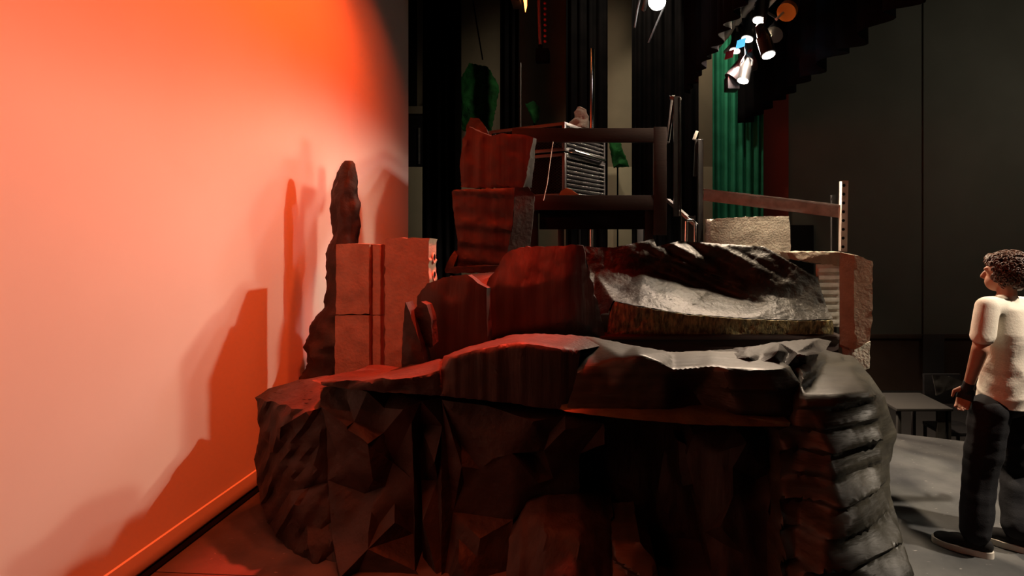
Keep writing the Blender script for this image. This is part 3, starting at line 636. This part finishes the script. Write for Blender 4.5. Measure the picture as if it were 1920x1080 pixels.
for (px_, py_, m_, lb) in ((1478, 18, M_gel_o, 'unlit stage lamp with an amber gel at the top of the picture'), (1455, 60, M_bmetal, 'small unlit lamp with a pale bracket between the lit lamps')):
    c = at(px_, py_, 5.0 if px_ > 1470 else 5.45); r = empty('stage_lamp', c, lb, 'stage lamp')
    tube('body', M_bmetal, r, [c, c+Vector((.10, .12, .16))], [.085, .06], 16)
    tube('gel_frame', m_, r, [c+Vector((-.03,-.03,-.04)), c], .09, 16)
    bar('bracket', M_pipe, r, c+Vector((.0, 0, .02)), c+Vector((-.12, -.02, -.10)), .025, .02)
    tube('clamp', M_bmetal, r, [c+Vector((.1, .12, .16)), Vector((1.7, c.y+.12, 4.26))], .016, 6)
# work light
wk = empty('work_light', at(1232, 4, 6.0), 'dazzling white work light at the top centre of the picture', 'work light')
c = at(1232, 2, 6.0)
bm = bmesh.new(); bmesh.ops.create_uvsphere(bm, u_segments=20, v_segments=12, radius=.10, matrix=Matrix.Translation(c)); finish(bm, 'bulb', M_work, wk)
tube('hood', M_bmetal, wk, [c+Vector((0,.02,.08)), c+Vector((0,.02,.16)), c+Vector((0,.02,.3))], [.17, .14, .04], 18)
tube('pipe', M_steel, wk, [c+Vector((-.10,.5,.12)), c+Vector((-.10,-2.0,.12))], .03, 8)
for a, b in (((1216,80),(1246,10)), ((1190,52),(1204,-20))):
    tube('cable', M_steel, wk, [at(*a, 6.2), at((a[0]+b[0])/2-2, (a[1]+b[1])/2+4, 6.2), at(*b, 6.2)], .012, 6)
spot('work_beam', c+Vector((0, -.05, -.14)), c+Vector((.75, -.5, -3)), 150, (1, .88, .70), 66, .7, .10)

# ------------------------------------------------------------------ hall furniture
tt = empty('folding_table', at(1725, 815, 6.0), 'pale folding table standing in the dark hall beyond the stage', 'table')
box('tabletop', M_table, tt, at(1672,0,6).x, at(1776,0,6).x, 5.9, 6.5, -.105, -.075)
for px_ in (1680, 1768):
    for yy in (5.95, 6.55):
        x = at(px_,0,6).x; box('leg', M_table, tt, x-.02, x+.02, yy-.02, yy+.02, -.9, -.105)
box('apron', M_table, tt, at(1750,0,6).x, at(1776,0,6).x, 5.93, 5.96, -.9, -.105)
ch = empty('dark_chair', at(1795, 790, 6.2), 'dark chair in the hall with a sheet of paper over its back', 'chair')
xc = at(1795,0,6.2).x
box('seat', M_bmetal, ch, xc-.22, xc+.22, 6.1, 6.5, -.46, -.42); box('backrest', M_bmetal, ch, xc-.22, xc+.22, 6.46, 6.5, -.2, .16)
for sx in (-.2, .2):
    for yy in (6.12, 6.48): box('leg', M_bmetal, ch, xc+sx-.015, xc+sx+.015, yy-.015, yy+.015, -.9, -.46)
tag(slab('paper_sheet', [(1748,703),(1782,706),(1808,716),(1800,724),(1776,732),(1756,742)], 6.3, .02, M_table, seed=91, rough=.01, res=.03, rows=1), 'loose pale papers lying near the hall chair', 'paper')
tag(box('wall_notice', M_table, None, at(1735,0,9.3).x, at(1775,0,9.3).x, 9.36, 9.38, at(0,706,9.3).z, at(0,629,9.3).z, 0), 'blank pale notice board on the dark hall wall', 'notice')

# ------------------------------------------------------------------ person
def blob(name, prims, m, parent, voxel=.008, smooth=6, disp=None):
    bm = bmesh.new()
    for p in prims:
        if p[0] == 'c':
            a, ra, b, rb = Vector(p[1]), p[2], Vector(p[3]), p[4]
            k = max(2, int((b-a).length/(min(ra, rb)*.35))+1)
            for i in range(k+1):
                t = i/k
                bmesh.ops.create_icosphere(bm, subdivisions=2, radius=ra+(rb-ra)*t, matrix=Matrix.Translation(a.lerp(b, t)))
        else:
            bmesh.ops.create_icosphere(bm, subdivisions=3, radius=1, matrix=p[1])
    me = bpy.data.meshes.new(name+'_rough'); bm.to_mesh(me); bm.free()
    o = bpy.data.objects.new(name+'_rough', me); COL.objects.link(o)
    r = o.modifiers.new('r', 'REMESH'); r.mode = 'VOXEL'; r.voxel_size = voxel
    s = o.modifiers.new('s', 'SMOOTH'); s.factor = .5; s.iterations = smooth
    dg = bpy.context.evaluated_depsgraph_get(); me2 = bpy.data.meshes.new_from_object(o.evaluated_get(dg))
    bpy.data.objects.remove(o); bpy.data.meshes.remove(me)
    me2.name = name
    if disp:
        nr = [v.normal.copy() for v in me2.vertices]
        for v, n in zip(me2.vertices, nr): v.co += n*disp(v.co)
    for p in me2.polygons: p.use_smooth = True
    return link(name, me2, m, parent)
Y0 = 3.08
fw = Vector((-.75, .66, 0)).normalized(); lf = Vector((-.66, -.75, 0)).normalized(); up_ = Vector((0, 0, 1))
def ell(c, rl, rf, ru, tilt=None):
    M = Matrix((( *lf, 0), (*fw, 0), (*up_, 0), (0, 0, 0, 1))).transposed()
    return ('e', Matrix.Translation(c) @ M @ Matrix.Diagonal((rl, rf, ru, 1)))
hf = Vector((-.62, .78, 0)).normalized(); hl = Vector((-.78, -.62, 0)).normalized()
ps = empty('person', (2.42, 3.12, 0), 'person in cream t-shirt and black trousers walking away at the right edge', 'person')
hip = at(1886, 745, Y0+.10); chest = at(1888, 620, Y0+.12); neck = at(1888, 556, Y0+.12); head = at(1884, 512, Y0+.14)
shL = at(1851, 578, Y0+.02); elL = at(1838, 655, Y0-.02); wrL = at(1816, 722, Y0+.06)
shR = at(1935, 578, Y0+.26); elR = at(1958, 660, Y0+.24); wrR = at(1955, 735, Y0+.34)
hL = at(1856, 778, Y0+.05); kL = at(1838, 885, Y0+.06); aL = at(1828, 1012, Y0+.02)
hR = at(1912, 778, Y0+.18); kR = at(1908, 890, Y0+.20); aR = at(1908, 1024, Y0+.06)
aL.z = .09; aR.z = .09
body = [('c', hip, .10, chest, .085), ('c', neck-up_*.03, .055, neck+up_*.06, .05), ell(chest+up_*.05, .13, .075, .12),
        ell(head+up_*.015, .072, .092, .105), ell(head+hf*.045-up_*.055, .052, .058, .058),
        ('c', head+hf*.102-up_*.0, .010, head+hf*.112-up_*.026, .015),                      # nose
        ('c', head+hf*.092-up_*.055+hl*.014, .009, head+hf*.092-up_*.055-hl*.014, .009),    # lips
        ('c', head+hf*.085+up_*.022+hl*.04, .012, head+hf*.092+up_*.024-hl*.04, .012),      # brow
        ell(head+hl*.074-hf*.005-up_*.01, .012, .02, .032), ell(head-hl*.074-hf*.005-up_*.01, .012, .02, .032),
        ('c', shL, .055, elL, .043), ('c', elL, .045, wrL, .028), ('c', shR, .055, elR, .043), ('c', elR, .045, wrR, .028),
        ('c', hL, .09, kL, .06), ('c', kL, .06, aL, .04), ('c', hR, .09, kR, .06), ('c', kR, .06, aR, .04)]
def hand(w_, d, side, lat):
    """palm and five curled fingers hanging along d; lat points towards the thumb"""
    out = []; k = d.cross(lat).normalized()*side
    out.append(('c', w_, .027, w_+d*.03, .026))
    for i in range(4):
        off = lat*(.030-.020*i); b = w_+d*.085+off
        out.append(('c', w_+d*.03+off*.7, .016, b, .0125))
        ln = (.040, .046, .043, .034)[i]
        p1 = b+(d*.85+k*.5).normalized()*ln; p2 = p1+(d*.45+k*.9).normalized()*ln*.7; p3 = p2+(d*-.1+k*1).normalized()*ln*.5
        out += [('c', b, .0105, p1, .0095), ('c', p1, .0095, p2, .0088), ('c', p2, .0088, p3, .0075)]
    t0 = w_+d*.03+lat*.025; t1 = t0+(d*.6+lat*.7+k*.3).normalized()*.045; t2 = t1+(d*.9+k*.5).normalized()*.035
    out += [('c', t0, .015, t1, .011), ('c', t1, .011, t2, .009)]
    return out
dL = (at(1803, 765, Y0+.10)-wrL).normalized(); latL = (fw-dL*fw.dot(dL)).normalized()
body += hand(wrL, dL, -1, latL)
dR = (wrR-elR).normalized(); body += hand(wrR, dR, 1, (fw-dR*fw.dot(dR)).normalized())
blob('body', body, M_skin, ps, .0055, 4)
# glove (fingerless, black) on the visible hand
gl = [('c', wrL-dL*.012, .032, wrL+dL*.03, .031)]
for i in range(4):
    off = latL*(.030-.020*i); gl.append(('c', wrL+dL*.03+off*.7, .0185, wrL+dL*.088+off, .0150))
blob('glove', gl, M_glove, ps, .005, 3)
# t-shirt
def wr_shirt(p):
    k = min(1, max(.2, (1.42-p.z)*2.4))
    u = p.x*.75+p.y*.66                                    # around the body
    a = noise.noise(Vector((u*11+p.z*3.0, p.z*2.6, 1.5)))
    b = noise.noise(Vector((u*7-p.z*9, p.z*6, 4.5)))
    return k*(.011*(.5-2*abs(a))+.009*(.5-2*abs(b)))
sh = []
for k in range(26):                                       # torso of the shirt, straight and loose
    t = k/25; c_ = (hip-up_*.03).lerp(chest+up_*.13, t)
    wl = .196-.012*math.sin(t*3.1) if t < .75 else .190-.04*(t-.75)/.25
    wf = .142-.004*math.sin(t*5) if t < .7 else .140-.03*(t-.7)/.3
    sh.append(ell(c_, wl, wf, .045))
sh += [('c', neck-up_*.06, .072, neck-up_*.015, .060), ('c', shL+up_*.005, .066, neck-up_*.05, .06), ('c', shR+up_*.005, .066, neck-up_*.05, .06)]
mL = shL.lerp(elL, .68)+lf*.012; mR = shR.lerp(elR, .68)-lf*.012
sh += [('c', shL, .066, mL, .066), ('c', shR, .066, mR, .066)]
tshirt = blob('t_shirt', sh, M_shirt, ps, .008, 16, wr_shirt)
# cut hem and cuffs cleanly
def cut(o, co, no):
    bm = bmesh.new(); bm.from_mesh(o.data)
    bmesh.ops.bisect_plane(bm, geom=list(bm.verts)+list(bm.edges)+list(bm.faces), plane_co=co, plane_no=no, clear_outer=True)
    bm.to_mesh(o.data); bm.free()
cut(tshirt, hip-up_*.045, -up_+lf*.10)
sm = tshirt.modifiers.new('thickness', 'SOLIDIFY'); sm.thickness = .004
# trousers
def wr_tr(p): return .010*noise.noise(Vector((p.x*8, p.y*8, p.z*6)))+.008*noise.noise(Vector((p.x*4, p.y*4, p.z*16)))
tr = [ell(hip, .165, .125, .12), ('c', hL+up_*.02, .112, kL, .094), ('c', kL, .094, aL+up_*.05, .088), ('c', hR+up_*.02, .112, kR, .094), ('c', kR, .094, aR+up_*.05, .088)]
trs = blob('trousers', tr, M_trou, ps, .009, 5, wr_tr); cut(trs, Vector((0, 0, .045)), -up_)
# shoes
def shoe(ankle, toe_dir):
    d = Vector((toe_dir.x, toe_dir.y, 0)).normalized(); s = Vector((-d.y, d.x, 0))
    b = Vector((ankle.x, ankle.y, 0)); heel = b-d*.06; toe = b+d*.19
    M = Matrix(((*d, 0), (*s, 0), (0, 0, 1, 0), (0, 0, 0, 1))).transposed()
    def el(c, a, w_, h): return ('e', Matrix.Translation(c) @ M @ Matrix.Diagonal((a, w_, h, 1)))
    up = blob('shoe', [el(heel+d*.03+up_*.06, .06, .04, .05), el(b+d*.06+up_*.05, .09, .044, .042), el(b+d*.13+up_*.042, .075, .048, .032), ('c', b+up_*.06, .045, b+up_*.11, .048)], M_shoe, ps, .006, 4)
    cut(up, Vector((0, 0, .034)), -up_)
    bm = bmesh.new(); n = 28; ring = []
    for i in range(n):
        t = 2*math.pi*i/n; c_ = math.cos(t); w_ = .056 if c_ > 0 else .048
        ring.append(b+d*.062+d*.152*c_+s*w_*math.copysign(abs(math.sin(t))**.7, math.sin(t)))
    a_ = [bm.verts.new(p+up_*.001) for p in ring]; e_ = [bm.verts.new(p+up_*.036) for p in ring]
    bm.faces.new(a_[::-1]); bm.faces.new(e_)
    for k in range(n): bm.faces.new((a_[k], a_[(k+1)%n], e_[(k+1)%n], e_[k]))
    o = finish(bm, 'sole', M_sole, up, 50); o['label'] = 'white rubber sole'
shoe(aL, Vector((-.80, .60, 0))); shoe(aR, Vector((-.72, .70, 0)))
# hair: cap and curls
rg = random.Random(5)
def hair_d(p): return .012*noise.noise(p*40)+.016*noise.noise(p*18)
cap = [ell(head+up_*.03-hf*.015, .095, .10, .10), ell(head-hf*.045-up_*.015, .092, .072, .09), ell(head+up_*.07+hf*.025, .08, .08, .055)]
hr = blob('hair', cap, M_hair, ps, .007, 2, hair_d)
bm = bmesh.new()
for i in range(620):
    v = Vector((rg.gauss(0,1), rg.gauss(0,1), rg.gauss(0,1))).normalized()
    loc = hl*v.x*.122+hf*v.y*.122+up_*v.z*.112
    if v.y > .35 and v.z < .35: continue
    if v.z < -.75: continue
    c0 = head+up_*.022-hf*.022+loc; nrm = loc.normalized(); r = rg.uniform(.007, .014)
    ax = nrm.cross(Vector((rg.uniform(-1,1), rg.uniform(-1,1), rg.uniform(-1,1)))).normalized(); ay = nrm.cross(ax)
    pts = [c0+nrm*(.022*k/9-.004)+ax*r*math.cos(k*.95)+ay*r*math.sin(k*.95)-up_*.0012*k for k in range(10)]
    add_tube(bm, pts, [.0045]*9+[.002], 5)
tag(finish(bm, 'curls', M_hair, hr, 180), kind='stuff')
